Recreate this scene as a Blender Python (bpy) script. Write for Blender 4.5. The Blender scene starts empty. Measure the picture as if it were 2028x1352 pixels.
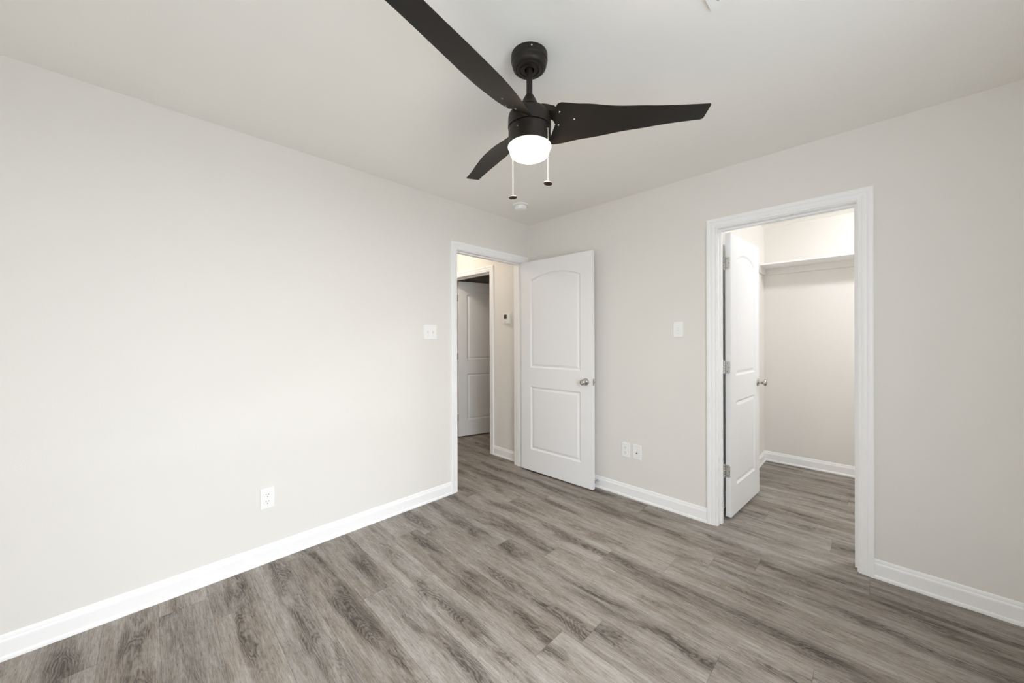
import bpy, bmesh, math, random
from mathutils import Vector, Matrix

random.seed(7)
C = bpy.context.scene.collection
SC = bpy.context.scene

# ------------------------------------------------------------------ camera
def make_camera():
    yaw, roll = 0.782351874, -0.0028
    d = Vector((math.cos(yaw), math.sin(yaw), 0))
    r = Vector((math.sin(yaw), -math.cos(yaw), 0))
    u = Vector((0, 0, 1))
    r2 = r * math.cos(roll) + u * math.sin(roll)
    u2 = u * math.cos(roll) - r * math.sin(roll)
    cam = bpy.data.cameras.new('camera')
    cam.sensor_width = 36.0
    cam.sensor_fit = 'HORIZONTAL'
    cam.lens = 721.516 / 2028 * 36.0
    cam.shift_y = -(676 - 669.481) / 2028
    cam.clip_start = 0.02
    o = bpy.data.objects.new('camera', cam)
    C.objects.link(o)
    M = Matrix((r2, u2, -d)).transposed().to_4x4()
    M.translation = Vector((-2.76519610, -2.49763472, 1.29128904))
    o.matrix_world = M
    SC.camera = o
make_camera()

# ------------------------------------------------------------------ colour management
SC.view_settings.view_transform = 'Standard'
SC.view_settings.look = 'None'
SC.view_settings.gamma = 1.0
SC.view_settings.use_curve_mapping = False
SC.view_settings.exposure = 0.05
SC.cycles.use_denoising = True
SC.cycles.max_bounces = 16
SC.cycles.diffuse_bounces = 10
SC.cycles.sample_clamp_indirect = 10

# ------------------------------------------------------------------ world: overcast sky outside the window
W = bpy.data.worlds.new('sky')
SC.world = W
W.use_nodes = True
bg = W.node_tree.nodes['Background']
bg.inputs['Color'].default_value = (0.82, 0.91, 1.0, 1)
bg.inputs['Strength'].default_value = 3.1

# daylight entering by the window of the wall to the right of the camera
WIN = dict(x0=-3.15, x1=-1.38, z0=0.62, z1=2.05)      # in the wall y = YW
ADDED_WIN = dict(x0=-3.00, x1=-1.95, z0=0.62, z1=2.05)     # added opening in the wall x = XW for extra light (x0, x1 are y values)
def area(name, loc, rot, sx, sy, power, col):
    l = bpy.data.lights.new(name, 'AREA')
    l.shape = 'RECTANGLE'; l.size = sx; l.size_y = sy
    l.energy = power; l.color = col
    o = bpy.data.objects.new(name, l); C.objects.link(o)
    o.location = loc; o.rotation_euler = rot
    return o
LIGHTS = dict(a_near=12, a_far=365, b_fill=36)
area('window_daylight', (-2.265, -3.42, 1.35), (math.radians(90), 0, 0), 1.8, 1.5, LIGHTS['a_near'], (0.925, 0.968, 1.0))
area('window_skylight', (-2.265, -5.3, 2.85), (math.radians(72), 0, 0), 3.4, 2.2, LIGHTS['a_far'], (0.925, 0.968, 1.0))
area('side_window_fill', (-5.9, -2.45, 2.15), (math.radians(82), 0, math.radians(-90)), 3.2, 2.4, LIGHTS['b_fill'], (0.925, 0.968, 1.0))  # added fill for the right wall and ceiling, through the added back window

# ------------------------------------------------------------------ helpers
def obj(name, bm, m, parent=None, smooth=False, label=None):
    me = bpy.data.meshes.new(name)
    bmesh.ops.recalc_face_normals(bm, faces=bm.faces[:])
    bm.to_mesh(me); bm.free()
    if smooth:
        for p in me.polygons: p.use_smooth = True
    o = bpy.data.objects.new(name, me)
    C.objects.link(o)
    if m: me.materials.append(m)
    if parent: o.parent = parent
    if label: o['label'] = label
    if smooth:
        md = o.modifiers.new('edges', 'EDGE_SPLIT'); md.split_angle = math.radians(38)
    return o
def thing(name, label, cat, loc=(0, 0, 0), rot=(0, 0, 0), group=None, kind=None):
    o = bpy.data.objects.new(name, None); C.objects.link(o)
    o.empty_display_size = 0.05
    o.location = loc; o.rotation_euler = rot
    o['label'] = label; o['category'] = cat
    if group: o['group'] = group
    if kind: o['kind'] = kind
    return o
def struct(name, bm, m, **k):
    o = obj(name, bm, m, **k); o['kind'] = 'structure'; return o
def box(bm, x0, x1, y0, y1, z0, z1, bev=0):
    v = [bm.verts.new((x, y, z)) for x in (x0, x1) for y in (y0, y1) for z in (z0, z1)]
    fs = [bm.faces.new([v[i] for i in q]) for q in
          ((0, 1, 3, 2), (4, 6, 7, 5), (0, 4, 5, 1), (2, 3, 7, 6), (0, 2, 6, 4), (1, 5, 7, 3))]
    if bev:
        es = list({e for f in fs for e in f.edges})
        bmesh.ops.bevel(bm, geom=es, offset=bev, segments=2, profile=0.6, affect='EDGES')
def lathe(bm, prof, n=48, M=None, cap=True):
    """prof: list of (r, h) along +z, turned about z; M maps to place."""
    M = M or Matrix.Identity(4)
    rings = []
    for r, h in prof:
        if r < 1e-6:
            rings.append([bm.verts.new(M @ Vector((0, 0, h)))])
        else:
            rings.append([bm.verts.new(M @ Vector((r * math.cos(2 * math.pi * i / n), r * math.sin(2 * math.pi * i / n), h))) for i in range(n)])
    for a, b in zip(rings, rings[1:]):
        for i in range(n):
            j = (i + 1) % n
            if len(a) == 1 and len(b) == 1: continue
            if len(a) == 1: bm.faces.new((a[0], b[j], b[i]))
            elif len(b) == 1: bm.faces.new((a[i], a[j], b[0]))
            else: bm.faces.new((a[i], a[j], b[j], b[i]))
    if cap:
        for R in (rings[0], rings[-1]):
            if len(R) > 2: bm.faces.new(R)
def tube(bm, pts, r, n=8, cap=True):
    pts = [Vector(p) for p in pts]
    rings = []
    up = Vector((0, 0, 1))
    for i, p in enumerate(pts):
        t = (pts[min(i + 1, len(pts) - 1)] - pts[max(i - 1, 0)]).normalized()
        a = t.cross(up)
        if a.length < 1e-3: a = t.cross(Vector((1, 0, 0)))
        a.normalize(); b = t.cross(a).normalized()
        rr = r[i] if isinstance(r, (list, tuple)) else r
        rings.append([bm.verts.new(p + a * (rr * math.cos(2 * math.pi * k / n)) + b * (rr * math.sin(2 * math.pi * k / n))) for k in range(n)])
    for A, B in zip(rings, rings[1:]):
        for k in range(n):
            j = (k + 1) % n
            bm.faces.new((A[k], A[j], B[j], B[k]))
    if cap:
        bm.faces.new(rings[0]); bm.faces.new(rings[-1])
def sweep(bm, prof, stations):
    """prof: closed list of (a, b); stations: list of functions or (origin, A, B) giving origin + a*A + b*B."""
    rings = []
    for O, A, B in stations:
        O, A, B = Vector(O), Vector(A), Vector(B)
        rings.append([bm.verts.new(O + A * a + B * b) for a, b in prof])
    n = len(prof)
    for P, Q in zip(rings, rings[1:]):
        for k in range(n):
            j = (k + 1) % n
            bm.faces.new((P[k], P[j], Q[j], Q[k]))
    bm.faces.new(rings[0]); bm.faces.new(rings[-1])
NB = bmesh.new

# ------------------------------------------------------------------ materials
def srgb(r, g, b):
    f = lambda c: (c / 255 / 12.92) if c / 255 <= 0.04045 else ((c / 255 + 0.055) / 1.055) ** 2.4
    return (f(r), f(g), f(b), 1)
def principled(name, col, rough=0.5, metal=0.0, spec=0.5):
    m = bpy.data.materials.new(name); m.use_nodes = True
    b = m.node_tree.nodes['Principled BSDF']
    b.inputs['Base Color'].default_value = col
    b.inputs['Roughness'].default_value = rough
    b.inputs['Metallic'].default_value = metal
    b.inputs['Specular IOR Level'].default_value = spec
    return m, m.node_tree, b
def mat_paint(name, col, rough, bump=0.0, scale=160, dist=0.0006, vary=0.0, spec=0.3):
    m, nt, b = principled(name, col, rough, spec=spec)
    tc = nt.nodes.new('ShaderNodeTexCoord')
    nz = nt.nodes.new('ShaderNodeTexNoise'); nz.inputs['Scale'].default_value = scale; nz.inputs['Detail'].default_value = 3
    nt.links.new(tc.outputs['Object'], nz.inputs['Vector'])
    bp = nt.nodes.new('ShaderNodeBump'); bp.inputs['Strength'].default_value = bump; bp.inputs['Distance'].default_value = dist
    nt.links.new(nz.outputs['Fac'], bp.inputs['Height'])
    nt.links.new(bp.outputs['Normal'], b.inputs['Normal'])
    if vary:
        n2 = nt.nodes.new('ShaderNodeTexNoise'); n2.inputs['Scale'].default_value = 1.4
        nt.links.new(tc.outputs['Object'], n2.inputs['Vector'])
        hv = nt.nodes.new('ShaderNodeHueSaturation'); hv.inputs['Color'].default_value = col
        mr = nt.nodes.new('ShaderNodeMapRange'); mr.inputs['To Min'].default_value = 1 - vary; mr.inputs['To Max'].default_value = 1 + vary
        nt.links.new(n2.outputs['Fac'], mr.inputs['Value']); nt.links.new(mr.outputs['Result'], hv.inputs['Value'])
        nt.links.new(hv.outputs['Color'], b.inputs['Base Color'])
    return m
M_WALL = mat_paint('greige_wall_paint', srgb(230, 227.2, 222.6), 0.75, 0.25, 140, 0.0008, 0.008)
M_CEIL = mat_paint('ceiling_paint', srgb(243.5, 241.5, 237), 0.85, 0.3, 110, 0.001, 0.008)
M_TRIM = mat_paint('white_trim_paint', srgb(246, 246, 246), 0.38, 0.0, 60, 0.0004, 0.0, 0.45)
M_DOOR = mat_paint('white_door_paint', srgb(239, 239, 240), 0.42, 0.05, 90, 0.0004, 0.0, 0.4)
M_PLATE = mat_paint('white_plastic', srgb(243, 243, 242), 0.3, 0.0, 60, 0.0001, 0.0, 0.5)
M_GREYPL = mat_paint('pale_plastic', srgb(232, 232, 228), 0.4, 0.0, 60, 0.0001, 0.0, 0.5)
M_BLACKPL = mat_paint('black_plastic', srgb(22, 22, 22), 0.4, 0.05, 90, 0.0002, 0.0, 0.5)
M_SLOT = mat_paint('slot_dark', srgb(70, 70, 70), 0.7)
M_SCREEN = mat_paint('display_grey', srgb(70, 66, 55), 0.25, 0.02, 200, 0.0001)
M_FAN = mat_paint('matte_dark_bronze', srgb(36, 31, 26), 0.45, 0.06, 400, 0.0002, 0.0, 0.32)
M_BLADE = mat_paint('dark_bronze_blade', srgb(37, 34, 31), 0.5, 0.10, 300, 0.0002, 0.02, 0.22)
M_RUBBER = mat_paint('white_rubber', srgb(225, 225, 222), 0.6)
def mat_metal(name, col, rough):
    m, nt, b = principled(name, col, rough, 1.0)
    tc = nt.nodes.new('ShaderNodeTexCoord'); nz = nt.nodes.new('ShaderNodeTexNoise'); nz.inputs['Scale'].default_value = 500
    nt.links.new(tc.outputs['Object'], nz.inputs['Vector'])
    mr = nt.nodes.new('ShaderNodeMapRange'); mr.inputs['To Min'].default_value = rough * 0.8; mr.inputs['To Max'].default_value = rough * 1.25
    nt.links.new(nz.outputs['Fac'], mr.inputs['Value']); nt.links.new(mr.outputs['Result'], b.inputs['Roughness'])
    return m
M_NICKEL = mat_metal('satin_nickel', srgb(196, 194, 190), 0.26)
M_STEEL = mat_metal('steel', srgb(205, 205, 203), 0.32)
M_BRONZE_MEDAL = mat_metal('bronze_medallion', srgb(70, 54, 40), 0.45)
M_BEAD = mat_metal('bright_bead_chain', srgb(235, 228, 212), 0.35)
def mat_emit(name, col, s):
    m = bpy.data.materials.new(name); m.use_nodes = True; nt = m.node_tree
    for n in list(nt.nodes): nt.nodes.remove(n)
    e = nt.nodes.new('ShaderNodeEmission'); e.inputs['Color'].default_value = col; e.inputs['Strength'].default_value = s
    o = nt.nodes.new('ShaderNodeOutputMaterial'); nt.links.new(e.outputs[0], o.inputs['Surface'])
    return m
M_LENS = mat_emit('lit_frosted_lens', (1.0, 0.76, 0.50, 1), 55.0)
M_CLOSETLAMP = mat_emit('closet_lamp_glow', (0.94, 0.965, 1.0, 1), 390.0)
M_HALLLAMP = mat_emit('hall_lamp_glow', (1.0, 0.88, 0.74, 1), 125.0)
def mat_pane():
    m = bpy.data.materials.new('window_pane'); m.use_nodes = True; nt = m.node_tree
    for n in list(nt.nodes): nt.nodes.remove(n)
    t = nt.nodes.new('ShaderNodeBsdfTransparent'); g = nt.nodes.new('ShaderNodeBsdfGlossy'); g.inputs['Roughness'].default_value = 0.02
    mx = nt.nodes.new('ShaderNodeMixShader'); mx.inputs['Fac'].default_value = 0.05
    o = nt.nodes.new('ShaderNodeOutputMaterial')
    nt.links.new(t.outputs[0], mx.inputs[1]); nt.links.new(g.outputs[0], mx.inputs[2]); nt.links.new(mx.outputs[0], o.inputs['Surface'])
    return m
M_PANE = mat_pane()

def mat_floor():
    m, nt, b = principled('grey_vinyl_plank', (0.3, 0.28, 0.26, 1), 0.42, spec=0.4)
    N = nt.nodes.new; L = nt.links.new
    uv = N('ShaderNodeUVMap'); uv.uv_map = 'plank'
    at = N('ShaderNodeAttribute'); at.attribute_name = 'rnd'
    sep = N('ShaderNodeSeparateColor'); L(at.outputs['Color'], sep.inputs[0])
    # offset the grain in every plank
    off = N('ShaderNodeCombineXYZ')
    def math_(op, a, bb, c=None):
        n = N('ShaderNodeMath'); n.operation = op
        for i, q in enumerate((a, bb, c)):
            if q is None: continue
            if isinstance(q, (int, float)): n.inputs[i].default_value = q
            else: L(q, n.inputs[i])
        return n.outputs[0]
    L(math_('MULTIPLY', sep.outputs[0], 37.0), off.inputs[0]); L(math_('MULTIPLY', sep.outputs[1], 53.0), off.inputs[1])
    add = N('ShaderNodeVectorMath'); add.operation = 'ADD'
    L(uv.outputs['UV'], add.inputs[0]); L(off.outputs[0], add.inputs[1])
    P = add.outputs[0]
    def scaled(sx, sy):
        mp = N('ShaderNodeMapping'); mp.inputs['Scale'].default_value = (sx, sy, 1); L(P, mp.inputs['Vector']); return mp.outputs[0]
    def noise(vec, scale, detail, rough=0.5, dist=0.0):
        n = N('ShaderNodeTexNoise'); n.inputs['Scale'].default_value = scale; n.inputs['Detail'].default_value = detail
        n.inputs['Roughness'].default_value = rough; n.inputs['Distortion'].default_value = dist
        L(vec, n.inputs['Vector']); return n.outputs['Fac']
    def ramp(fac, stops):
        r = N('ShaderNodeValToRGB'); e = r.color_ramp.elements
        e[0].position, e[0].color = stops[0][0], stops[0][1]
        e[1].position, e[1].color = stops[-1][0], stops[-1][1]
        for p, c in stops[1:-1]:
            k = e.new(p); k.color = c
        L(fac, r.inputs[0]); return r.outputs[0]
    def smooth(fac, a, bb, t0=0.0, t1=1.0):
        n = N('ShaderNodeMapRange'); n.interpolation_type = 'SMOOTHSTEP'
        n.inputs['From Min'].default_value = a; n.inputs['From Max'].default_value = bb
        n.inputs['To Min'].default_value = t0; n.inputs['To Max'].default_value = t1
        L(fac, n.inputs['Value']); return n.outputs[0]
    g = lambda v: (v, v, v, 1)
    # across-plank coordinate, measured from the plank's own (shifted) heart line
    su = N('ShaderNodeSeparateXYZ'); L(uv.outputs['UV'], su.inputs[0])
    wob = noise(scaled(3.0, 2.2), 1.0, 2, 0.5)
    heart = math_('ADD', math_('ADD', 0.0895, math_('MULTIPLY', math_('SUBTRACT', sep.outputs[1], 0.5), 0.09)), math_('MULTIPLY', math_('SUBTRACT', wob, 0.5), 0.10))
    uu = math_('SUBTRACT', su.outputs[0], heart)
    u2 = math_('MULTIPLY', uu, uu)
    # dark band along the heart line, broken up along the plank
    blot = noise(scaled(11.0, 2.1), 1.0, 4, 0.62, 0.5)
    blot2 = noise(scaled(30, 4.5), 1.0, 3, 0.6, 0.4)
    band = math_('SUBTRACT', 1.0, smooth(u2, 0.0001, 0.0042))
    figmask = math_('MULTIPLY', band, smooth(blot, 0.47, 0.64))
    # cathedral arches: contours of a parabola along the plank, roughened
    rough_d = noise(scaled(40, 14), 1.0, 3, 0.6)
    sv = N('ShaderNodeSeparateXYZ'); L(P, sv.inputs[0])
    ph = math_('ADD', math_('MULTIPLY', sv.outputs[1], 110.0), math_('MULTIPLY', u2, 12000.0))
    ph = math_('ADD', ph, math_('MULTIPLY', noise(scaled(8, 2.2), 1.0, 3, 0.55), 120.0))
    ph = math_('ADD', ph, math_('MULTIPLY', rough_d, 9.0))
    ring = math_('POWER', math_('MULTIPLY_ADD', math_('SINE', ph, 0), 0.5, 0.5), 1.5)
    # fine grain
    streak = noise(scaled(300, 16.0), 1.0, 4, 0.7, 0.3)
    streak2 = noise(scaled(110, 5.0), 1.0, 4, 0.65, 0.3)
    pores = smooth(noise(scaled(380, 30), 1.0, 3, 0.6, 0.2), 0.54, 0.64)
    # knots
    vo = N('ShaderNodeTexVoronoi'); vo.inputs['Scale'].default_value = 1.0; vo.inputs['Randomness'].default_value = 0.9
    L(scaled(6.0, 2.6), vo.inputs['Vector'])
    vs_ = N('ShaderNodeSeparateColor'); L(vo.outputs['Color'], vs_.inputs[0])
    kd = math_('ADD', vo.outputs['Distance'], math_('MULTIPLY', math_('SUBTRACT', rough_d, 0.5), 0.10))
    knot = math_('MULTIPLY', math_('SUBTRACT', 1.0, smooth(kd, 0.03, 0.12)), smooth(vs_.outputs[0], 0.60, 0.62))
    kring = math_('MULTIPLY', knot, math_('MULTIPLY_ADD', math_('SINE', math_('MULTIPLY', kd, 260.0), 0), 0.35, 0.65))
    # combine to one tone value
    t = math_('MULTIPLY', smooth(blot, 0.34, 0.66), -0.17)
    t = math_('ADD', t, math_('MULTIPLY', band, -0.10))
    t = math_('ADD', t, math_('MULTIPLY', smooth(blot2, 0.35, 0.68), -0.10))
    t = math_('ADD', t, math_('MULTIPLY', math_('MULTIPLY', ring, figmask), -0.30))
    t = math_('ADD', t, math_('MULTIPLY', figmask, -0.07))
    t = math_('ADD', t, math_('MULTIPLY', math_('MULTIPLY', ring, math_('SUBTRACT', 1.0, figmask)), -0.06))
    t = math_('ADD', t, math_('MULTIPLY', smooth(streak, 0.28, 0.72), -0.26))
    t = math_('ADD', t, math_('MULTIPLY', smooth(streak2, 0.28, 0.72), -0.18))
    t = math_('ADD', t, math_('MULTIPLY', pores, -0.16))
    t = math_('ADD', t, math_('MULTIPLY', kring, -0.35))
    t = math_('ADD', t, math_('MULTIPLY', math_('SUBTRACT', sep.outputs[2], 0.5), 0.17))
    t = math_('ADD', t, 1.02)
    cool = ramp(t, [(0.0, srgb(60, 55, 51)), (0.30, srgb(100, 94, 88)), (0.60, srgb(140, 134, 128)), (1.0, srgb(180, 176, 172))])
    warm = ramp(t, [(0.0, srgb(58, 50, 43)), (0.30, srgb(98, 87, 77)), (0.60, srgb(138, 126, 114)), (1.0, srgb(176, 167, 157))])
    hm = N('ShaderNodeMixRGB'); L(math_('MULTIPLY_ADD', sep.outputs[0], 0.35, math_('MULTIPLY', smooth(blot2, 0.35, 0.65), 0.35)), hm.inputs[0]); L(cool, hm.inputs[1]); L(warm, hm.inputs[2])
    col = hm.outputs[0]
    # seams between planks
    sx = N('ShaderNodeSeparateXYZ'); L(uv.outputs['UV'], sx.inputs[0])
    du = math_('MINIMUM', sx.outputs[0], math_('SUBTRACT', 0.179, sx.outputs[0]))
    bv = N('ShaderNodeAttribute'); bv.attribute_name = 'len'
    dv = math_('MINIMUM', sx.outputs[1], math_('SUBTRACT', bv.outputs['Fac'], sx.outputs[1]))
    dd = math_('MINIMUM', du, dv)
    seam = smooth(dd, 0.0004, 0.0016)
    mix = N('ShaderNodeMixRGB'); mix.blend_type = 'MULTIPLY'
    L(ramp(seam, [(0.0, g(0.62)), (1.0, g(1.0))]), mix.inputs[2]); L(col, mix.inputs[1]); mix.inputs[0].default_value = 1.0
    L(mix.outputs[0], b.inputs['Base Color'])
    L(smooth(t, 0.1, 1.0, 0.55, 0.42), b.inputs['Roughness'])
    bp = N('ShaderNodeBump'); bp.inputs['Strength'].default_value = 0.35; bp.inputs['Distance'].default_value = 0.0008
    L(math_('ADD', t, math_('MULTIPLY', seam, 0.8)), bp.inputs['Height']); L(bp.outputs[0], b.inputs['Normal'])
    return m
M_FLOOR = mat_floor()

# ------------------------------------------------------------------ the setting
H = 2.44
T = 0.115
XW, YW = -3.75, -3.18            # the walls behind the camera
# door openings
LX0, LX1 = -0.910, -0.105        # in the left wall (y = 0)
RY0, RY1 = -2.430, -1.738        # in the right wall (x = 0)
HX = -0.030                      # hall wall plane
HY0, HY1 = 0.572, 1.372          # opening in the hall wall
OH = 2.038                       # opening height
CX, CY, CE = 1.84, -1.675, -3.90 # closet: back, near end and far end

def build_floor():
    w, ln, x_ref = 0.179, 1.22, -2.366
    fixed = {3: -0.788, 5: -1.615, 7: -1.11, 8: -1.365, 9: -1.672, -1: -0.35, 1: -1.30, 2: -1.92, 4: -0.30, 6: -2.05}
    bm = NB()
    uvl = bm.loops.layers.uv.new('plank')
    cl = bm.loops.layers.float_color.new('rnd')
    ll = bm.faces.layers.float.new('len')
    rng = random.Random(34)
    x0, x1, yr, y1 = -3.87, 2.6, -3.30, 3.4
    k0 = math.floor((x0 - x_ref) / w); k1 = math.ceil((x1 - x_ref) / w)
    for k in range(k0, k1):
        y0 = CE - T if x_ref + k * w > 0 else yr
        base = fixed.get(k, rng.uniform(0, ln))
        ys = base - ln * math.ceil((base - y0) / ln)
        while ys < y1:
            a, b_ = x_ref + k * w, x_ref + (k + 1) * w
            A, B = max(a, x0), min(b_, x1)
            P, Q = max(ys, y0), min(ys + ln, y1)
            if B > A and Q > P:
                vs = [bm.verts.new((x, y, 0)) for x, y in ((A, P), (B, P), (B, Q), (A, Q))]
                f = bm.faces.new(vs)
                c = (rng.random(), rng.random(), rng.random(), 1)
                for lp in f.loops:
                    lp[uvl].uv = (lp.vert.co.x - a, lp.vert.co.y - ys); lp[cl] = c
                f[ll] = ln
            ys += ln
    # underside slab
    box(bm, x0, x1, yr, y1, -0.1, -0.002); box(bm, 0, x1, CE - T, yr, -0.1, -0.002)
    o = struct('floor', bm, M_FLOOR)
    return o
build_floor()
bm = NB(); box(bm, -3.87, 2.6, -3.30, 3.4, H, H + 0.1); box(bm, 0, 2.6, -4.02, -3.30, H, H + 0.1); struct('ceiling', bm, M_CEIL)

# left wall (y = 0) with the hall doorway
bm = NB()
box(bm, XW - T, LX0 - 0.019, 0, T, 0, H)
box(bm, LX1 + 0.019, T, 0, T, 0, H)
box(bm, LX0 - 0.019, LX1 + 0.019, 0, T, OH + 0.019, H)
struct('wall_left', bm, M_WALL)
# right wall (x = 0) with the closet doorway
bm = NB()
box(bm, 0, T, RY1 + 0.019, 0, 0, H)
box(bm, 0, T, YW - T, RY0 - 0.019, 0, H)
box(bm, 0, T, RY0 - 0.019, RY1 + 0.019, OH + 0.019, H)
struct('wall_right', bm, M_WALL)
# wall behind the camera, and the window wall to its right
bm = NB()
box(bm, XW - T, XW, YW - T, ADDED_WIN['x0'], 0, H)
box(bm, XW - T, XW, ADDED_WIN['x1'], 0, 0, H)
box(bm, XW - T, XW, ADDED_WIN['x0'], ADDED_WIN['x1'], 0, ADDED_WIN['z0'])
box(bm, XW - T, XW, ADDED_WIN['x0'], ADDED_WIN['x1'], ADDED_WIN['z1'], H)
struct('wall_back', bm, M_WALL)
bm = NB()
box(bm, XW, WIN['x0'], YW - T, YW, 0, H)
box(bm, WIN['x1'], 0, YW - T, YW, 0, H)
box(bm, WIN['x0'], WIN['x1'], YW - T, YW, 0, WIN['z0'])
box(bm, WIN['x0'], WIN['x1'], YW - T, YW, WIN['z1'], H)
struct('wall_window', bm, M_WALL)
# hall beyond the left doorway
bm = NB()
box(bm, HX, HX + T, T, HY0 - 0.019, 0, H)
box(bm, HX, HX + T, HY1 + 0.019, 3.2, 0, H)
box(bm, HX, HX + T, HY0 - 0.019, HY1 + 0.019, OH + 0.019, H)
struct('wall_hall', bm, M_WALL)
bm = NB()
box(bm, -1.25, -1.135, T, 3.2, 0, H); box(bm, -1.135, HX + T, 3.2, 3.3, 0, H)
struct('wall_hall_far', bm, M_WALL)
# dark room past the hall door
bm = NB()
box(bm, HX + T, 2.5, T - 0.0, T + 0.1, 0, H); box(bm, 2.4, 2.5, T, 2.6, 0, H); box(bm, HX + T, 2.5, 2.5, 2.6, 0, H)
struct('wall_bedroom', bm, M_WALL)
# closet
bm = NB()
box(bm, T, CX + T, CY, CY + T, 0, H); box(bm, CX, CX + T, CE - T, CY, 0, H); box(bm, 0, CX, CE - T, CE, 0, H); box(bm, 0, T, CE, YW - T, 0, H)
struct('wall_closet', bm, M_WALL)

# baseboards with a shoe moulding; prof is (distance from wall, height)
BASE = [(0, 0), (0.0165, 0), (0.0165, 0.008), (0.0150, 0.0145), (0.0115, 0.0175), (0.0105, 0.018), (0.0105, 0.070), (0.0098, 0.077), (0.0070, 0.083),
        (0.0060, 0.090), (0.0042, 0.097), (0.0020, 0.101), (0, 0.101)]
def baseboard(name, runs):
    """runs: list of (start, end, normal) along a wall; mitre = extra length handled by overlap at corners"""
    bm = NB()
    for (ax, ay), (bx, by), (nx, ny), ma, mb in runs:
        d = Vector((bx - ax, by - ay, 0)).normalized()
        A0 = Vector((nx, ny, 0)) + d * ma          # mitred ends: shift along the run with distance from wall
        A1 = Vector((nx, ny, 0)) - d * mb
        sweep(bm, BASE, [((ax, ay, 0.0), A0, (0, 0, 1)), ((bx, by, 0.0), A1, (0, 0, 1))])
    return struct(name, bm, M_TRIM)
CW = 0.062                       # casing width
baseboard('baseboard_left', [((XW, 0), (LX0 - 0.005 - CW, 0), (0, -1), 1, 0)])
baseboard('baseboard_right', [((0, 0), (0, RY1 + 0.005 + CW), (-1, 0), 1, 0), ((0, RY0 - 0.005 - CW), (0, YW), (-1, 0), 0, 1)])
baseboard('baseboard_back', [((XW, YW), (XW, 0), (1, 0), 1, 1)])
baseboard('baseboard_window', [((XW, YW), (0, YW), (0, 1), 1, 1)])
baseboard('baseboard_hall', [((HX, T), (HX, HY0 - 0.005 - CW), (-1, 0), 0, 0), ((HX, HY1 + 0.005 + CW), (HX, 3.2), (-1, 0), 0, 0)])
baseboard('baseboard_closet', [((T, CY), (CX, CY), (0, -1), 0, 1), ((CX, CY), (CX, CE), (-1, 0), 1, 1), ((T, CE), (CX, CE), (0, 1), 0, 1)])

# door frames: casing (both faces), jambs and stops, one structure per doorway
CAS = [(0, 0), (0, 0.0085), (0.003, 0.0105), (0.007, 0.0105), (0.010, 0.0080), (0.013, 0.0085), (0.017, 0.0115), (0.024, 0.0135), (0.034, 0.0135),
       (0.037, 0.0125), (0.040, 0.0150), (0.046, 0.0170), (0.057, 0.0175), (0.062, 0.0155), (0.062, 0)]
def casing(bm, P, s0, s1, top, nrm):
    """P(s, z, out) -> world; frame round an opening s0..s1, height top; out is distance off the wall"""
    s0, s1, top = s0 - 0.005, s1 + 0.005, top + 0.005
    def V(s, z, o): return Vector(P(s, z, o))
    rows = []
    for a, b in CAS:
        rows.append([V(s0 - a, 0, b), V(s0 - a, top + a, b), V(s1 + a, top + a, b), V(s1 + a, 0, b)])
    vs = [[bm.verts.new(p) for p in r] for r in rows]
    n = len(vs)
    for k in range(n):
        A, B = vs[k], vs[(k + 1) % n]
        for i in range(3):
            bm.faces.new((A[i], A[i + 1], B[i + 1], B[i]))
    bm.faces.new([v[0] for v in vs]); bm.faces.new([v[3] for v in vs])
def door_frame(name, P, s0, s1, stop0, stop1, label, faces=(1, 1)):
    """P(s, z, out): out measured from the near wall face, negative into the wall (thickness T)"""
    bm = NB()
    if faces[0]: casing(bm, P, s0, s1, OH, 1)
    if faces[1]: casing(bm, lambda s, z, o: P(s, z, -T - o), s0, s1, OH, 1)
    def slab(sa, sb, za, zb, oa, ob):
        v = [bm.verts.new(P(s, z, o)) for s in (sa, sb) for z in (za, zb) for o in (oa, ob)]
        for q in ((0, 1, 3, 2), (4, 6, 7, 5), (0, 4, 5, 1), (2, 3, 7, 6), (0, 2, 6, 4), (1, 5, 7, 3)):
            bm.faces.new([v[i] for i in q])
    slab(s0 - 0.019, s0, 0, OH + 0.019, 0.0, -T); slab(s1, s1 + 0.019, 0, OH + 0.019, 0.0, -T); slab(s0, s1, OH, OH + 0.019, 0.0, -T)
    slab(s0, s0 + 0.011, 0, OH - 0.011, stop0, stop1); slab(s1 - 0.011, s1, 0, OH - 0.011, stop0, stop1); slab(s0, s1, OH - 0.011, OH, stop0, stop1)
    o = struct(name, bm, M_TRIM)
    o['label'] = label; o['category'] = 'door frame'
    return o
door_frame('trim_1', lambda s, z, o: (s, -o, z), LX0, LX1, -0.038, -0.072, 'white cased doorway in the left wall leading to the hall')
door_frame('trim_2', lambda s, z, o: (-o, s, z), RY0, RY1, -0.043, -0.077, 'white cased doorway in the right wall opening on the closet')
door_frame('trim_3', lambda s, z, o: (HX - o, s, z), HY0, HY1, -0.043, -0.077, 'white cased doorway in the hall wall seen past the open bedroom door')

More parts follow.
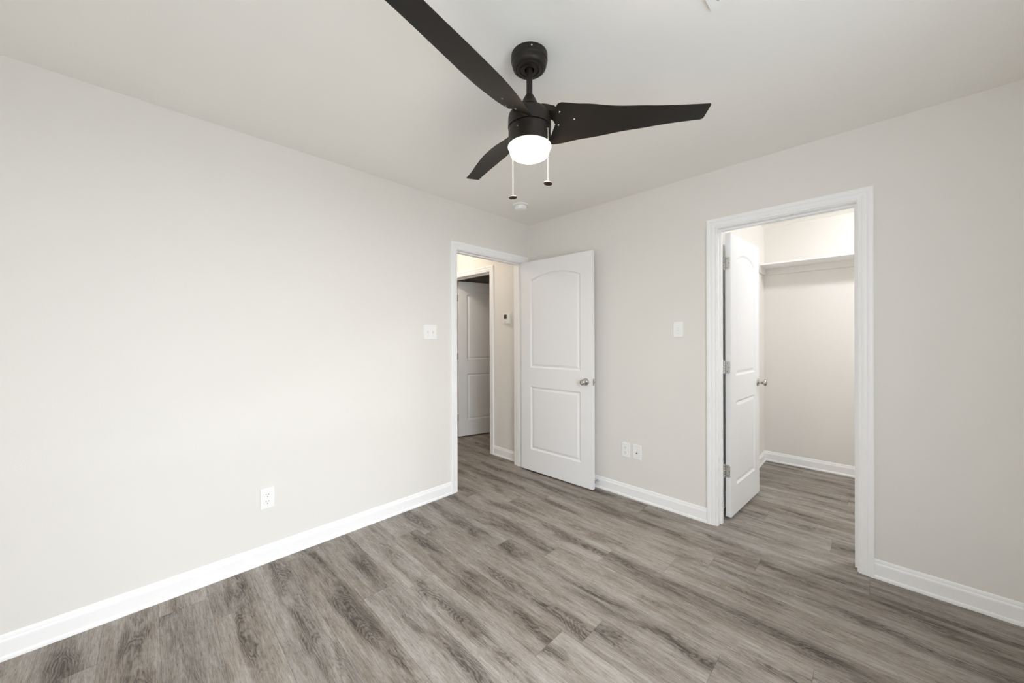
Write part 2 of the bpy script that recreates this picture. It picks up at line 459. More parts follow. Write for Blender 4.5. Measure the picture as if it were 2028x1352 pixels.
# unseen windows: the daylight source, and one added behind the camera for fill
def build_window(name, label, w, loc, rz):
    t = thing(name, label, 'window', loc, (0, 0, rz), kind='structure')
    x0, x1, h = -w / 2, w / 2, WIN['z1'] - WIN['z0']
    bm = NB()
    for a, b, c, d in ((x0, x0 + 0.04, 0, h), (x1 - 0.04, x1, 0, h), (x0 + 0.04, x1 - 0.04, 0, 0.04), (x0 + 0.04, x1 - 0.04, h - 0.04, h), (x0 + 0.04, x1 - 0.04, h / 2 - 0.02, h / 2 + 0.02)):
        box(bm, a, b, -0.10, -0.05, c, d)
    obj('window_frame', bm, M_TRIM, t)
    bm = NB(); box(bm, x0 - 0.06, x1 + 0.06, -0.05, 0.05, -0.022, 0.0, 0.003); obj('window_sill', bm, M_TRIM, t)
    bm = NB(); box(bm, x0 + 0.04, x1 - 0.04, -0.078, -0.074, 0.04, h - 0.04); obj('pane', bm, M_PANE, t)
build_window('window_1', 'white double hung window in the wall right of the camera', WIN['x1'] - WIN['x0'], ((WIN['x0'] + WIN['x1']) / 2, YW, WIN['z0']), 0)
build_window('added_window', 'added unseen double hung window behind the camera, for extra light', ADDED_WIN['x1'] - ADDED_WIN['x0'], (XW, (ADDED_WIN['x0'] + ADDED_WIN['x1']) / 2, ADDED_WIN['z0']), -math.pi / 2)

# ------------------------------------------------------------------ doors
def inset(poly, d):
    out = []
    n = len(poly)
    for i in range(n):
        p0, p1, p2 = Vector(poly[i - 1]), Vector(poly[i]), Vector(poly[(i + 1) % n])
        e1, e2 = (p1 - p0).normalized(), (p2 - p1).normalized()
        n1, n2 = Vector((-e1.y, e1.x)), Vector((-e2.y, e2.x))
        m = (n1 + n2); m.normalize()
        out.append(tuple(p1 + m * (d / max(0.3, m.dot(n1)))))
    return out
def door_slab_bm(w, h, th, side=0.118):
    """slab: s in 0..w (x), thickness 0..th (y), z 0..h; two moulded panels, arch-topped above, on both faces"""
    bm = NB()
    z1, z2, z3, zs, pk = 0.205, 0.812, 0.995, 1.838, 0.054
    sl, sr = side, w - side
    n = 16
    ss = [sl + (sr - sl) * i / n for i in range(n + 1)]
    half = (sr - sl) / 2
    R = (half ** 2 + pk ** 2) / (2 * pk)
    arch = lambda s: zs + pk - R + math.sqrt(max(0, R * R - (s - (sl + sr) / 2) ** 2))
    steps = [(0.0, 0.0), (0.004, 0.0035), (0.010, 0.0075), (0.015, 0.0090), (0.020, 0.0085), (0.026, 0.0062), (0.034, 0.0030), (0.038, 0.0024)]
    for y, sg in ((0.0, 1), (th, -1)):
        V = lambda s, z, dep=0.0: bm.verts.new((s, y + sg * dep, z))
        F = lambda pts: bm.faces.new([V(*p) for p in pts])
        F([(0, 0), (sl, 0), (sl, h), (0, h)]); F([(sr, 0), (w, 0), (w, h), (sr, h)])
        F([(sl, 0), (sr, 0), (sr, z1), (sl, z1)]); F([(sl, z2), (sr, z2), (sr, z3), (sl, z3)])
        for a, b in zip(ss, ss[1:]): F([(a, arch(a)), (b, arch(b)), (b, h), (a, h)])
        for poly in ([(sl, z1), (sr, z1), (sr, z2), (sl, z2)], [(sl, z3), (sr, z3)] + [(s, arch(s)) for s in reversed(ss)]):
            prev = None
            for d, dep in steps:
                q = inset(poly, d) if d else poly
                ring = [V(s, z, dep) for s, z in q]
                if prev:
                    for i in range(len(ring)):
                        j = (i + 1) % len(ring)
                        bm.faces.new((prev[i], prev[j], ring[j], ring[i]))
                prev = ring
            bm.faces.new(prev)
    for q in ([(0, 0, 0), (0, th, 0), (0, th, h), (0, 0, h)], [(w, 0, 0), (w, th, 0), (w, th, h), (w, 0, h)],
              [(0, 0, 0), (w, 0, 0), (w, th, 0), (0, th, 0)], [(0, 0, h), (w, 0, h), (w, th, h), (0, th, h)]):
        bm.faces.new([bm.verts.new(p) for p in q])
    bmesh.ops.remove_doubles(bm, verts=bm.verts[:], dist=1e-5)
    return bm
def knob_set(door, s, z, th):
    for sg, y0, back in ((-1, 0.0, 0), (1, th, 1)):
        Mk = Matrix.Translation((s, y0, z)) @ Matrix.Rotation(math.radians(90 if sg < 0 else -90), 4, 'X')
        bm = NB()
        lathe(bm, [(0.0, 0.030), (0.011, 0.030), (0.012, 0.012), (0.018, 0.008), (0.030, 0.005), (0.032, 0.002), (0.032, 0.0)], 32, Mk, False)
        k = obj('rosette', bm, M_NICKEL, door, True)
        bm = NB()
        lathe(bm, [(0.0095, 0.020), (0.0115, 0.030), (0.0165, 0.036), (0.0235, 0.041), (0.0262, 0.048), (0.0255, 0.055), (0.0215, 0.061), (0.0120, 0.0645), (0.0095, 0.0648), (0.0085, 0.0635), (0.0, 0.0635)], 32, Mk, False)
        obj('knob', bm, M_NICKEL, door, True)
def hinge_bm(zc, x_edge, y_face, th, jamb=None):
    """barrel at the hinge edge plus the leaf let into the door edge (edge plane x = 0)"""
    bm = NB()
    # leaf on the door edge with rounded corners on the far side
    r, hh, d0, d1 = 0.012, 0.0445, -0.002, th - 0.005
    pts = [(d0, -hh), (d1 - r, -hh)] + [(d1 - r + r * math.sin(a), -hh + r - r * math.cos(a)) for a in [math.pi / 2 * i / 5 for i in range(1, 6)]]
    pts += [(d1 - r + r * math.cos(a), hh - r + r * math.sin(a)) for a in [math.pi / 2 * i / 5 for i in range(0, 6)]] + [(d0, hh)]
    for xx in (-0.0018, 0.0002):
        pass
    lo = [bm.verts.new((-0.0018, th - p, zc + q)) for p, q in pts]; hi = [bm.verts.new((0.0004, th - p, zc + q)) for p, q in pts]
    bm.faces.new(lo); bm.faces.new(hi)
    for i in range(len(pts)):
        j = (i + 1) % len(pts); bm.faces.new((lo[i], lo[j], hi[j], hi[i]))
    return bm
def add_hinges(door, th, zs, side_y, jamb_dir=None):
    """side_y: y of the barrel in door coordinates (just outside one face); leaf lies on the edge x = 0"""
    for zc in zs:
        bm = hinge_bm(zc, 0, 0, th) if side_y > 0 else None
        if bm is None:
            bm = hinge_bm(zc, 0, 0, th)
            for v in bm.verts: v.co.y = th - v.co.y
        # barrel of five knuckles with a pin
        px = -0.006
        for k in range(5):
            a = zc - 0.0445 + 0.0178 * k
            lathe(bm, [(0.0, a + 0.0004), (0.0058, a + 0.0004), (0.0062, a + 0.001), (0.0062, a + 0.0166), (0.0058, a + 0.0172), (0.0, a + 0.0172)], 14, Matrix.Translation((px, side_y, 0)), False)
        lathe(bm, [(0.0, zc - 0.049), (0.004, zc - 0.048), (0.0045, zc - 0.0445), (0.004, zc + 0.0445), (0.0052, zc + 0.046), (0.0045, zc + 0.050), (0.0, zc + 0.051)], 12, Matrix.Translation((px, side_y, 0)), False)
        if jamb_dir:
            jx, jy = jamb_dir            # direction of the jamb leaf from the barrel
            n = Vector((-jy, jx, 0)) * 0.001
            A = Vector((px, side_y, 0)); B = A + Vector((jx, jy, 0)) * 0.036
            vs = [bm.verts.new(p + q * n + Vector((0, 0, zc + hz))) for hz in (-0.0445, 0.0445) for p in (A, B) for q in (-1, 1)]
            for q in ((0, 1, 3, 2), (4, 6, 7, 5), (0, 2, 6, 4), (1, 5, 7, 3), (0, 4, 5, 1), (2, 3, 7, 6)):
                bm.faces.new([vs[i] for i in q])
        h = obj('hinge', bm, M_NICKEL, door, True)
        bm = NB()
        for yy, dz in ((0.013, 0.03), (0.024, 0.0), (0.013, -0.03)):
            y = th - yy if side_y > 0 else yy
            lathe(bm, [(0.0028, -0.0004), (0.0028, 0.0022), (0.0, 0.0026)], 12, Matrix.Translation((-0.0004, y, zc + dz)) @ Matrix.Rotation(math.radians(-90), 4, 'Y'), False)
        obj('screw', bm, M_SLOTMETAL, h, False)
M_SLOTMETAL = mat_metal('dull_screw', srgb(110, 106, 100), 0.5)

# door_1: open against the right wall; local x runs from hinge to knob edge, local y through the slab (away from the camera side)
ang1 = math.atan2(-0.801, 0.022)
TH = 0.035
d1 = thing('door_1', 'white two panel arch top door swung open beside the right wall, round nickel knob', 'door', (-0.139, -0.018, 0.013), (0, 0, ang1), kind='structure')
obj('slab', door_slab_bm(0.800, 2.018, TH), M_DOOR, d1)
knob_set(d1, 0.735, 0.904, TH)
bm = NB(); box(bm, 0.7998, 0.8012, 0.006, 0.029, 0.876, 0.933, 0.0); lathe(bm, [(0.0, 0), (0.008, 0), (0.008, 0.010), (0.0, 0.011)], 16, Matrix.Translation((0.8008, 0.0175, 0.904)) @ Matrix.Rotation(math.radians(90), 4, 'Y'), False)
obj('latch', bm, M_NICKEL, d1)
add_hinges(d1, TH, [0.18, 1.02, 1.83], TH + 0.007)

# door_2: closet door, opened into the closet
ang2 = math.atan2(-0.042, 0.668)
d2 = thing('door_2', 'white two panel arch top closet door opened inward, nickel hinges on its edge', 'door', (0.147, -1.78, 0.020), (0, 0, ang2), kind='structure')
obj('slab', door_slab_bm(0.668, 2.012, TH, 0.112), M_DOOR, d2)
knob_set(d2, 0.630, 0.905, TH)
bm = NB(); box(bm, 0.6678, 0.6692, 0.006, 0.029, 0.877, 0.934, 0.0); obj('latch', bm, M_NICKEL, d2)
add_hinges(d2, TH, [0.322, 1.06, 1.80], TH + 0.006, (-0.75, 0.02))

# door_3: door of the next room, seen across the hall
ang3 = math.radians(-16.0)
d3 = thing('door_3', 'shaded white two panel door across the hall, standing ajar', 'door', (0.100, 1.330, 0.016), (0, 0, ang3), kind='structure')
obj('slab', door_slab_bm(0.790, 2.014, TH), M_DOOR, d3)
knob_set(d3, 0.728, 0.904, TH)
add_hinges(d3, TH, [0.24, 1.04, 1.80], TH + 0.006, (-0.7, 0.05))

# ------------------------------------------------------------------ ceiling fan
FX, FY = -1.6606, -1.5038
fan = thing('ceiling_fan', 'dark bronze three blade ceiling fan with lit drum light and two pull chains', 'ceiling fan', (FX, FY, H))
def fz(prof): return [(r, z - H) for r, z in prof]
bm = NB()
lathe(bm, fz([(0.0, 2.4399), (0.0735, 2.4399), (0.0738, 2.420), (0.0732, 2.413), (0.0703, 2.410), (0.0697, 2.404), (0.0690, 2.396), (0.0660, 2.389), (0.0605, 2.3845), (0.0545, 2.3825), (0.0515, 2.3845), (0.0490, 2.3815),
              (0.0430, 2.3795), (0.0395, 2.3800), (0.0382, 2.3835), (0.0365, 2.3840), (0.0355, 2.3815), (0.0300, 2.3805), (0.0200, 2.3815), (0.0185, 2.386), (0.0185, 2.400), (0.0, 2.402)]), 64, None, False)
can = obj('canopy', bm, M_FAN, fan, True)
for a in (35, 125, 215, 305):
    bm = NB()
    A = math.radians(a) + 0.25
    lathe(bm, [(0.0032, -0.001), (0.0032, 0.0015), (0.002, 0.0025), (0.0, 0.0027)], 12, Matrix.Translation((0.0735 * math.cos(A), 0.0735 * math.sin(A), -0.013)) @ Matrix.Rotation(A, 4, 'Z') @ Matrix.Rotation(math.radians(90), 4, 'Y'), False)
    obj('screw', bm, M_STEEL, can, False, 'bright canopy screw')
bm = NB(); lathe(bm, fz([(0.0124, 2.405), (0.0124, 2.268)]), 32); obj('downrod', bm, M_FAN, fan, True)
bm = NB()
lathe(bm, fz([(0.0132, 2.2815), (0.0152, 2.2805), (0.0200, 2.272), (0.0255, 2.262), (0.0310, 2.250), (0.0360, 2.239), (0.0390, 2.2335), (0.0395, 2.2305), (0.0, 2.2300)]), 48, None, False)
obj('rod_cover', bm, M_FAN, fan, True)
bm = NB()
lathe(bm, fz([(0.0, 2.2310), (0.0385, 2.2300), (0.0405, 2.2285), (0.046, 2.2215), (0.056, 2.2150), (0.068, 2.2100), (0.0775, 2.2040), (0.0840, 2.1960), (0.0868, 2.1860), (0.0873, 2.1740), (0.0876, 2.1480), (0.0876, 2.1452), (0.0866, 2.1440), (0.0810, 2.1440), (0.0, 2.1430)]), 64, None, False)
obj('motor_housing', bm, M_FAN, fan, True)
bm = NB()
lathe(bm, fz([(0.0, 2.1428), (0.0815, 2.1428), (0.0815, 2.1412), (0.0845, 2.1405), (0.0856, 2.1385), (0.0862, 2.1000), (0.0870, 2.0810), (0.0885, 2.0760), (0.0892, 2.0725), (0.0885, 2.0700), (0.0830, 2.0690), (0.0815, 2.0715), (0.0, 2.0715)]), 64, None, False)
lk = obj('light_housing', bm, M_FAN, fan, True)
for a in (100, 190, 280, 10):
    bm = NB()
    A = math.radians(a)
    lathe(bm, [(0.0022, -0.001), (0.0022, 0.0012), (0.0, 0.0018)], 10, Matrix.Translation((0.0862 * math.cos(A), 0.0862 * math.sin(A), 2.116 - H)) @ Matrix.Rotation(A, 4, 'Z') @ Matrix.Rotation(math.radians(90), 4, 'Y'), False)
    obj('screw', bm, M_STEEL, lk, False)
bm = NB()
lathe(bm, fz([(0.0800, 2.0688), (0.0882, 2.0698), (0.0888, 2.0686), (0.0875, 2.0668), (0.0800, 2.0660)]), 64, None, False)
obj('lens_rim', bm, M_PLATE, fan, True, 'pale rim above the lens')
bm = NB()
lathe(bm, fz([(0.0775, 2.0713), (0.0788, 2.0655), (0.0794, 2.050), (0.0786, 2.0430), (0.0755, 2.0370), (0.0690, 2.0330), (0.0550, 2.0305), (0.0, 2.0290)]), 64, None, False)
obj('lens', bm, M_LENS, fan, True, 'glowing frosted light lens')

Qb = [0.7218, 0.0200, -0.8350, 0.0323, -1.3141, 0.0085, 0.4939, 2.1635]
def bsurf(u, v, dih):
    return Qb[7] + (Qb[1] + dih) * u + Qb[3] * u * u + (Qb[0] + Qb[4] * u + Qb[6] * u * u) * v + Qb[5] * v * v
bhi = lambda u: 0.04096865 + 0.23966613 * u - 0.62651037 * u * u + 0.48394358 * u ** 3
blo = lambda u: -0.04441941 - 0.32575096 * u + 1.04449528 * u * u - 0.76501074 * u ** 3
def lerp_tab(tab, x):
    for (a, b), (c, d) in zip(tab, tab[1:]):
        if x <= c: return b + (d - b) * max(0, (x - a)) / (c - a)
    return tab[-1][1]
ROOT = [(0.0, 0.080), (0.06, 0.0815), (0.30, 0.095), (0.36, 0.098), (0.52, 0.107), (0.72, 0.1035), (0.86, 0.1020), (0.93, 0.1055), (0.975, 0.112), (1.0, 0.124)]
TIP = [(0.0, 0.690), (0.03, 0.696), (0.08, 0.6990), (0.2, 0.6995), (0.8, 0.6945), (0.94, 0.6925), (0.98, 0.689), (1.0, 0.683)]
def smooth_tab(tab, x):
    if x <= tab[0][0]: return tab[0][1]
    for (a, b), (c, d) in zip(tab, tab[1:]):
        if x <= c:
            t = (x - a) / (c - a); t = t * t * (3 - 2 * t)
            return b + (d - b) * t
    return tab[-1][1]
def build_blade(ang, dih, ch, cl):
    hi_e = lambda u: bhi(u) + smooth_tab(ch, u)
    lo_e = lambda u: blo(u) + smooth_tab(cl, u)
    ca, sa = math.cos(ang), math.sin(ang)
    def P(u, v, dz=0.0):
        return Vector((u * ca + v * sa, u * sa - v * ca, bsurf(u, v, dih) - H + dz))
    NU = 56
    ws = sorted({0, .03, .06, .08, .12, .2, .3, .36, .44, .52, .62, .72, .8, .86, .9, .93, .955, .975, .99, 1.0})
    bm = NB(); top = []; bot = []
    for w in ws:
        a, b = lerp_tab(ROOT, w), lerp_tab(TIP, w)
        rt, rb = [], []
        for i in range(NU + 1):
            u = a + (b - a) * i / NU
            v = lo_e(u) + (hi_e(u) - lo_e(u)) * w
            edge = min(w, 1 - w) * 0.12
            th = 0.0035 * min(1.0, 0.35 + edge / 0.010)
            rt.append(bm.verts.new(P(u, v, th))); rb.append(bm.verts.new(P(u, v, -0.0005)))
        top.append(rt); bot.append(rb)
    for S in (top, bot):
        for A, B in zip(S, S[1:]):
            for i in range(NU): bm.faces.new((A[i], A[i + 1], B[i + 1], B[i]))
    for S, R in ((top[0], bot[0]), (top[-1], bot[-1])):
        for i in range(NU): bm.faces.new((S[i], S[i + 1], R[i + 1], R[i]))
    for k in (0, NU):
        for j in range(len(ws) - 1): bm.faces.new((top[j][k], top[j + 1][k], bot[j + 1][k], bot[j][k]))
    bl = obj('blade', bm, M_BLADE, fan, True)
    # blade iron: arm from the motor that broadens over the top of the blade
    bm = NB(); rows = []
    for u, vc, hw, zo, th in ((0.048, 0.016, 0.014, 2.2235, 0.016), (0.070, 0.017, 0.017, 2.2165, 0.022), (0.086, 0.019, 0.019, 2.2090, 0.024), (0.096, 0.020, 0.022, 2.2030, 0.022), (0.110, 0.016, 0.030, 0.0075, 0.007), (0.125, 0.015, 0.033, 0.0065, 0.005), (0.150, 0.013, 0.024, 0.0060, 0.0045), (0.180, 0.013, 0.014, 0.0060, 0.004), (0.190, 0.013, 0.008, 0.0060, 0.004)):
        r = []
        for sg in (-1, 1):
            v = vc + sg * hw
            z = bsurf(u, v, dih) - H + zo if zo < 1 else (zo - H) + 0.35 * (v - vc)
            r.append(bm.verts.new((u * ca + v * sa, u * sa - v * ca, z)))
            r.append(bm.verts.new((u * ca + v * sa, u * sa - v * ca, z - th)))
        rows.append(r)
    for A, B in zip(rows, rows[1:]):
        for i, j in ((0, 1), (1, 3), (3, 2), (2, 0)): bm.faces.new((A[i], A[j], B[j], B[i]))
    bm.faces.new([rows[0][i] for i in (0, 1, 3, 2)]); bm.faces.new([rows[-1][i] for i in (0, 1, 3, 2)])
    bmesh.ops.bevel(bm, geom=bm.edges[:], offset=0.0012, segments=2, affect='EDGES')
    obj('blade_bracket', bm, M_FAN, bl, True)
    for u, v in ((0.179, 0.013), (0.118, 0.038), (0.118, -0.007)):
        p = P(u, v, -0.001)
        du = (P(u + .001, v) - P(u, v)).normalized(); dv = (P(u, v + .001) - P(u, v)).normalized(); n = du.cross(dv).normalized()
        if n.z > 0: n = -n
        R = Vector((0, 0, 1)).rotation_difference(n).to_matrix().to_4x4()
        bm = NB(); lathe(bm, [(0.0034, -0.0005), (0.0034, 0.0008), (0.0022, 0.0019), (0.0, 0.0022)], 14, Matrix.Translation(p) @ R, False)
        obj('screw', bm, M_STEEL, bl, True)
BLADES = (
    (Qb[2], -0.0215, [(0.10, 0.0076), (0.206, -0.0014), (0.34, -0.0079), (0.472, -0.0028), (0.60, 0.0003)],
     [(0.09, -0.0094), (0.225, 0.0058), (0.368, 0.0065), (0.506, -0.0003), (0.642, -0.0032)]),
    (Qb[2] + 2 * math.pi / 3, 0.0281, [(0.347, 0.005), (0.428, -0.0008), (0.547, -0.005), (0.681, -0.0075)],
     [(0.09, 0.003), (0.157, -0.0060), (0.286, -0.0035), (0.46, -0.0001), (0.626, 0.0036), (0.698, 0.0058)]),
    (Qb[2] - 2 * math.pi / 3, -0.0066, [(0.12, -0.004), (0.144, 0.0016), (0.242, 0.0058), (0.43, 0.0018)], [(0.10, 0.002), (0.263, -0.002), (0.40, 0.001)]))
for args in BLADES: build_blade(*args)

# pull chains with flat medallions
yaw = 0.782351874
dv_ = Vector((math.cos(yaw), math.sin(yaw), 0)); rv_ = Vector((math.sin(yaw), -math.cos(yaw), 0))
for lat, dep, ztop, zbot, tilt in ((0.0690, -0.060, 2.111, 1.896, 0.10), (-0.0685, 0.060, 2.111, 1.888, -0.06)):
    q = rv_ * lat + dv_ * dep
    out = q.normalized()
    bm = NB()
    # eyelet arm from the housing, then beads
    tube(bm, [q - out * 0.010 + Vector((0, 0, ztop - H + 0.002)), q - out * 0.002 + Vector((0, 0, ztop - H + 0.003)), q + Vector((0, 0, ztop - H - 0.002))], 0.0016, 8)
    prof = []
    z = ztop - H; n = int((ztop - zbot) / 0.0034)
    for i in range(n):
        zz = z - (ztop - zbot) * i / n; s = (ztop - zbot) / n
        prof += [(0.0006, zz), (0.0013, zz - 0.2 * s), (0.00165, zz - 0.5 * s), (0.0013, zz - 0.8 * s)]
    prof.append((0.0006, zbot - H))
    lathe(bm, prof, 8, Matrix.Translation(q), False)
    ch = obj('pull_chain', bm, M_BEAD, fan, True, 'bright bead chain')
    bm = NB()
    Mk = Matrix.Translation(q + Vector((0, 0, zbot - H))) @ Matrix.Rotation(tilt, 4, dv_)
    lathe(bm, [(0.0, 0.0022), (0.0150, 0.0022), (0.0178, 0.0014), (0.0183, 0.0), (0.0178, -0.0012), (0.0166, -0.0014), (0.0, -0.0010)], 32, Mk, False)
    obj('pendant', bm, M_BEAD, ch, True, 'round coin pendant with lamplight painted on its rim')  # bright metal stands in for lamplight on the bronze rim
    bm = NB()
    lathe(bm, [(0.0168, -0.0012), (0.0168, -0.0022), (0.0155, -0.0026), (0.0145, -0.0018), (0.0075, -0.0016), (0.0060, -0.0028), (0.0035, -0.0030), (0.0, -0.0022)], 32, Mk, False)
    obj('pendant_face', bm, M_BRONZE_MEDAL, ch, True, 'dark bronze underside')

# ------------------------------------------------------------------ smoke detector and air vent on the ceiling
sm = thing('smoke_detector', 'round white smoke detector on the ceiling near the corner', 'smoke detector', (-0.483, -0.337, H))
bm = NB(); lathe(bm, [(0.0, -0.0002), (0.0675, -0.0002), (0.0680, -0.006), (0.0660, -0.0105), (0.0600, -0.0120), (0.0, -0.0120)], 48, None, False); obj('base', bm, M_PLATE, sm, True)
bm = NB(); lathe(bm, [(0.0, -0.0125), (0.0490, -0.0125), (0.0505, -0.0150), (0.0530, -0.0170), (0.0530, -0.0260), (0.0510, -0.0360), (0.0455, -0.0430), (0.0360, -0.0470), (0.0, -0.0485)], 48, None, False); obj('cover', bm, M_PLATE, sm, True)

vt = thing('ceiling_vent', 'white stamped air register on the ceiling at the top edge of the view', 'vent', (-1.368, -2.096, H))
bm = NB()
L_, W_ = 0.305, 0.155
for a, b, c, d in ((-L_, 0, -0.026, 0), (-L_, 0, -W_, -W_ + 0.026), (-L_, -L_ + 0.026, -W_ + 0.026, -0.026), (-0.026, 0, -W_ + 0.026, -0.026)):
    box(bm, a, b, c, d, -0.010, -0.0002, 0.0)
obj('frame', bm, M_PLATE, vt)
bm = NB(); box(bm, -L_ + 0.02, -0.02, -W_ + 0.02, -0.02, -0.0015, -0.0004); obj('backing', bm, M_SLOT, vt)
for i in range(11):
    y = -0.033 - i * 0.0089
    bm = NB()
    v = [bm.verts.new(p) for p in ((-L_ + 0.024, y, -0.0085), (-0.024, y, -0.0085), (-0.024, y - 0.0075, -0.0025), (-L_ + 0.024, y - 0.0075, -0.0025),
                                   (-L_ + 0.024, y, -0.0097), (-0.024, y, -0.0097), (-0.024, y - 0.0083, -0.0035), (-L_ + 0.024, y - 0.0083, -0.0035))]
    for q in ((0, 1, 2, 3), (4, 5, 6, 7), (0, 1, 5, 4), (2, 3, 7, 6), (0, 3, 7, 4), (1, 2, 6, 5)): bm.faces.new([v[k] for k in q])
    obj('louver', bm, M_PLATE, vt)

# ------------------------------------------------------------------ wall plates (local x along the wall, -y out of the wall, z up)
def plate_bm(w, h):
    bm = NB(); box(bm, -w / 2, w / 2, -0.0060, -0.0002, -h / 2, h / 2)
    es = [e for e in bm.edges if all(v.co.y < -0.004 for v in e.verts)]
    bmesh.ops.bevel(bm, geom=es, offset=0.0028, segments=3, profile=0.6, affect='EDGES')
    return bm
def screw_on(t, x, z, y=-0.0062, m=None):
    bm = NB(); lathe(bm, [(0.0032, -0.0006), (0.0032, 0.0006), (0.0024, 0.0011), (0.0, 0.0012)], 14, Matrix.Translation((x, y, z)) @ Matrix.Rotation(math.radians(90), 4, 'X'), False)
    obj('screw', bm, m or M_GREYPL, t)
def toggle(t, x, up):
    bm = NB()
    for a, b, c, d in ((-0.0058, 0.0058, 0.0118, 0.0124), (-0.0058, 0.0058, -0.0124, -0.0118), (-0.0058, -0.0052, -0.0118, 0.0118), (0.0052, 0.0058, -0.0118, 0.0118)):
        box(bm, x + a, x + b, -0.0072, -0.0055, c, d)
    box(bm, x - 0.0052, x + 0.0052, -0.0064, -0.0055, -0.0118, 0.0118)
    obj('switch_slot', bm, M_GREYPL, t)
    bm = NB(); s = 1 if up else -1
    v = [bm.verts.new((x + a, y, z)) for (y, z) in ((-0.0055, -0.006 * s), (-0.0055, 0.006 * s), (-0.0185, 0.0115 * s), (-0.0190, 0.0060 * s)) for a in (-0.0043, 0.0043)]
    for q in ((0, 1, 3, 2), (2, 3, 5, 4), (4, 5, 7, 6), (6, 7, 1, 0), (0, 2, 4, 6), (1, 3, 5, 7)): bm.faces.new([v[i] for i in q])
    bmesh.ops.bevel(bm, geom=bm.edges[:], offset=0.0009, segments=2, affect='EDGES')
    obj('toggle', bm, M_PLATE, t)
def receptacle(t, zc):
    bm = NB(); n = 28; pts = []
    for i in range(n):
        a = 2 * math.pi * i / n
        x, z = 0.0172 * math.cos(a), 0.0172 * math.sin(a)
        pts.append((x, max(-0.0142, min(0.0142, z))))
    lo = [bm.verts.new((x, -0.0058, zc + z)) for x, z in pts]; hi = [bm.verts.new((x * 0.96, -0.0078, zc + z * 0.96)) for x, z in pts]
    bm.faces.new(hi)
    for i in range(n): bm.faces.new((lo[i], lo[(i + 1) % n], hi[(i + 1) % n], hi[i]))
    r = obj('receptacle', bm, M_PLATE, t)
    bm = NB()
    box(bm, -0.0074, -0.0052, -0.0080, -0.0076, zc + 0.0005, zc + 0.0088); box(bm, 0.0052, 0.0072, -0.0080, -0.0076, zc + 0.0012, zc + 0.0082)
    lathe(bm, [(0.0025, 0.0), (0.0025, 0.0004), (0.0, 0.0004)], 12, Matrix.Translation((0, -0.0076, zc - 0.0075)) @ Matrix.Rotation(math.radians(90), 4, 'X'), False)
    obj('slot', bm, M_SLOT, r)
def outlet(name, label, loc, rz, group=None):
    t = thing(name, label, 'outlet', loc, (0, 0, rz), group)
    obj('plate', plate_bm(0.070, 0.115), M_PLATE, t)
    receptacle(t, 0.0195); receptacle(t, -0.0195); screw_on(t, 0, 0)
    return t
outlet('electrical_outlet', 'white duplex outlet low on the left wall, alone', (-2.269, 0, 0.368), 0)
RZ = -math.pi / 2
outlet('electrical_outlet', 'white duplex outlet low on the right wall, beside the cable plate', (0, -1.057, 0.377), RZ)
t = thing('cable_plate', 'white cable jack plate low on the right wall beside an outlet', 'wall plate', (0, -1.155, 0.378), (0, 0, RZ))
obj('plate', plate_bm(0.070, 0.115), M_PLATE, t)
bm = NB(); lathe(bm, [(0.0056, -0.001), (0.0056, 0.0015), (0.0046, 0.0020), (0.0046, 0.0080), (0.0030, 0.0080), (0.0030, 0.0030), (0.0, 0.0030)], 6, Matrix.Translation((0, -0.0060, -0.006)) @ Matrix.Rotation(math.radians(90), 4, 'X'), False)
obj('jack', bm, M_SLOT, t, label='dark cable jack')
screw_on(t, 0, 0.042); screw_on(t, 0, -0.042)
t = thing('light_switch', 'white double toggle switch plate on the left wall beside the doorway', 'light switch', (-1.174, 0, 1.342))
obj('plate', plate_bm(0.116, 0.115), M_PLATE, t)
for x, up in ((-0.023, True), (0.023, False)):
    toggle(t, x, up); screw_on(t, x, 0.030); screw_on(t, x, -0.030)
t = thing('light_switch', 'white single toggle switch plate on the right wall by the closet doorway', 'light switch', (0, -1.476, 1.352), (0, 0, RZ))
obj('plate', plate_bm(0.070, 0.115), M_PLATE, t); toggle(t, 0, False); screw_on(t, 0, 0.030); screw_on(t, 0, -0.030)

# thermostat in the hall
t = thing('thermostat', 'small white thermostat with a grey display on the hall wall', 'thermostat', (HX, 0.287, 1.502), (0, 0, RZ))
bm = NB(); box(bm, -0.053, 0.053, -0.026, -0.0002, -0.053, 0.053, 0.003); obj('body', bm, M_GREYPL, t)
bm = NB(); box(bm, -0.030, 0.014, -0.0268, -0.0255, -0.004, 0.040); obj('display', bm, M_SCREEN, t, label='dark grey display')
for k in range(2):
    bm = NB(); box(bm, -0.028 + 0.022 * k, -0.010 + 0.022 * k, -0.0272, -0.0255, -0.023, -0.015, 0.0005); obj('button', bm, M_GREYPL, t)
bm = NB(); box(bm, -0.020, 0.004, -0.0264, -0.0255, -0.041, -0.037); obj('mark', bm, M_SLOT, t)

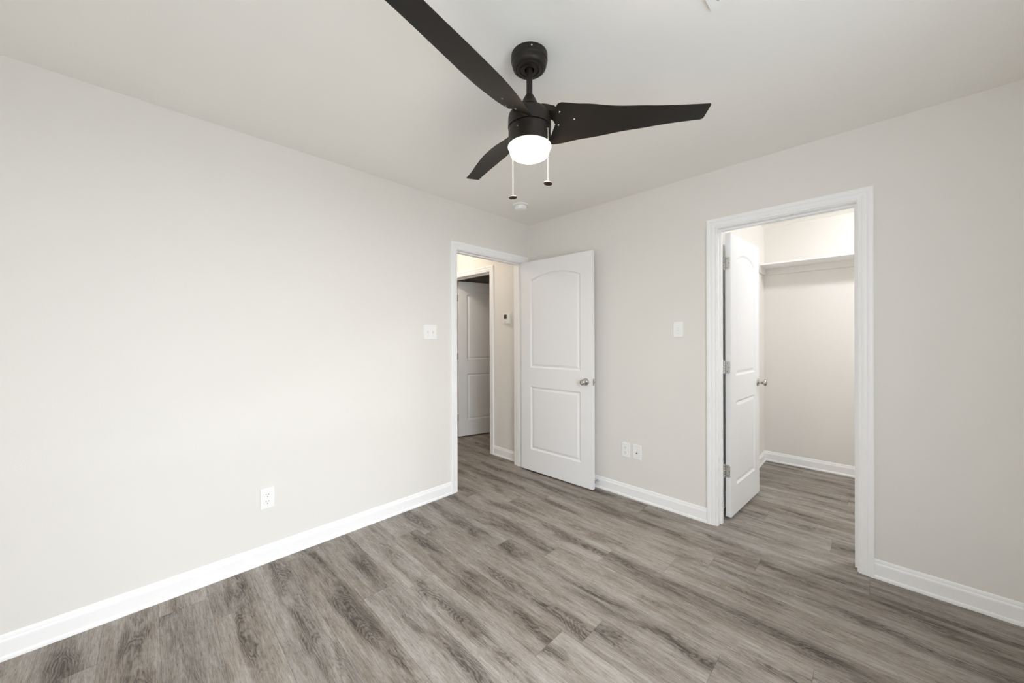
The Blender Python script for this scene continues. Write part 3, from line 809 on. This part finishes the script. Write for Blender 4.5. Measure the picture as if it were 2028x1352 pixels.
# spring door stop on the baseboard behind door_1
t = thing('door_stop', 'spring door stop on the right baseboard behind the open door', 'door stop', (-0.0105, -0.802, 0.060))
bm = NB(); lathe(bm, [(0.0, 0.0), (0.010, 0.0), (0.009, 0.004), (0.006, 0.006), (0.0, 0.006)], 20, Matrix.Rotation(math.radians(-90), 4, 'Y'), False); obj('mount', bm, M_STEEL, t, True)
bm = NB(); tube(bm, [(-0.005 - 0.048 * i / 150, 0.0062 * math.cos(i * 2 * math.pi / 12), 0.0062 * math.sin(i * 2 * math.pi / 12)) for i in range(151)], 0.0013, 6); obj('spring', bm, M_STEEL, t, True)
bm = NB(); lathe(bm, [(0.0, 0.052), (0.0085, 0.052), (0.009, 0.056), (0.0085, 0.066), (0.006, 0.068), (0.0, 0.068)], 20, Matrix.Rotation(math.radians(-90), 4, 'Y'), False); obj('tip', bm, M_BLACKPL, t, True)

# ------------------------------------------------------------------ closet shelf and lamps
t = thing('closet_shelf', 'white closet shelf on wall cleats along the closet back wall', 'shelf', (CX, CE, 2.006))
ly = CY - CE
bm = NB(); box(bm, -0.300, -0.0005, 0.001, ly - 0.001, 0.0, 0.016, 0.0015); obj('board', bm, M_TRIM, t)
bm = NB(); box(bm, -0.019, -0.0005, 0.001, ly - 0.001, -0.064, -0.0002, 0.0015); obj('cleat', bm, M_WALL, t)
bm = NB()
P = [(-0.2900, -0.0002), (-0.2900, -0.030), (-0.262, -0.064), (-0.0195, -0.064), (-0.0195, -0.0002)]
a = [bm.verts.new((x, ly - 0.0005, z)) for x, z in P]; b = [bm.verts.new((x, ly - 0.0190, z)) for x, z in P]
bm.faces.new(a); bm.faces.new(b)
for i in range(5): bm.faces.new((a[i], a[(i + 1) % 5], b[(i + 1) % 5], b[i]))
obj('end_cleat', bm, M_WALL, t)

def ceiling_lamp(label, loc, r, m):
    t = thing('ceiling_lamp', label, 'lamp', loc)
    bm = NB(); lathe(bm, [(0.0, -0.0002), (r * 1.08, -0.0002), (r * 1.08, -0.012), (r * 0.98, -0.020), (0.0, -0.020)], 40, None, False); obj('base', bm, M_PLATE, t, True)
    bm = NB(); lathe(bm, [(r * 0.97, -0.0205), (r, -0.032), (r * 0.93, -0.050), (r * 0.72, -0.066), (r * 0.4, -0.075), (0.0, -0.078)], 40, None, False); obj('shade', bm, m, t, True)
ceiling_lamp('white dome lamp on the closet ceiling', (0.96, -3.05, H), 0.06, M_CLOSETLAMP)
ceiling_lamp('white dome lamp on the hall ceiling', (-0.60, 1.02, H), 0.065, M_HALLLAMP)
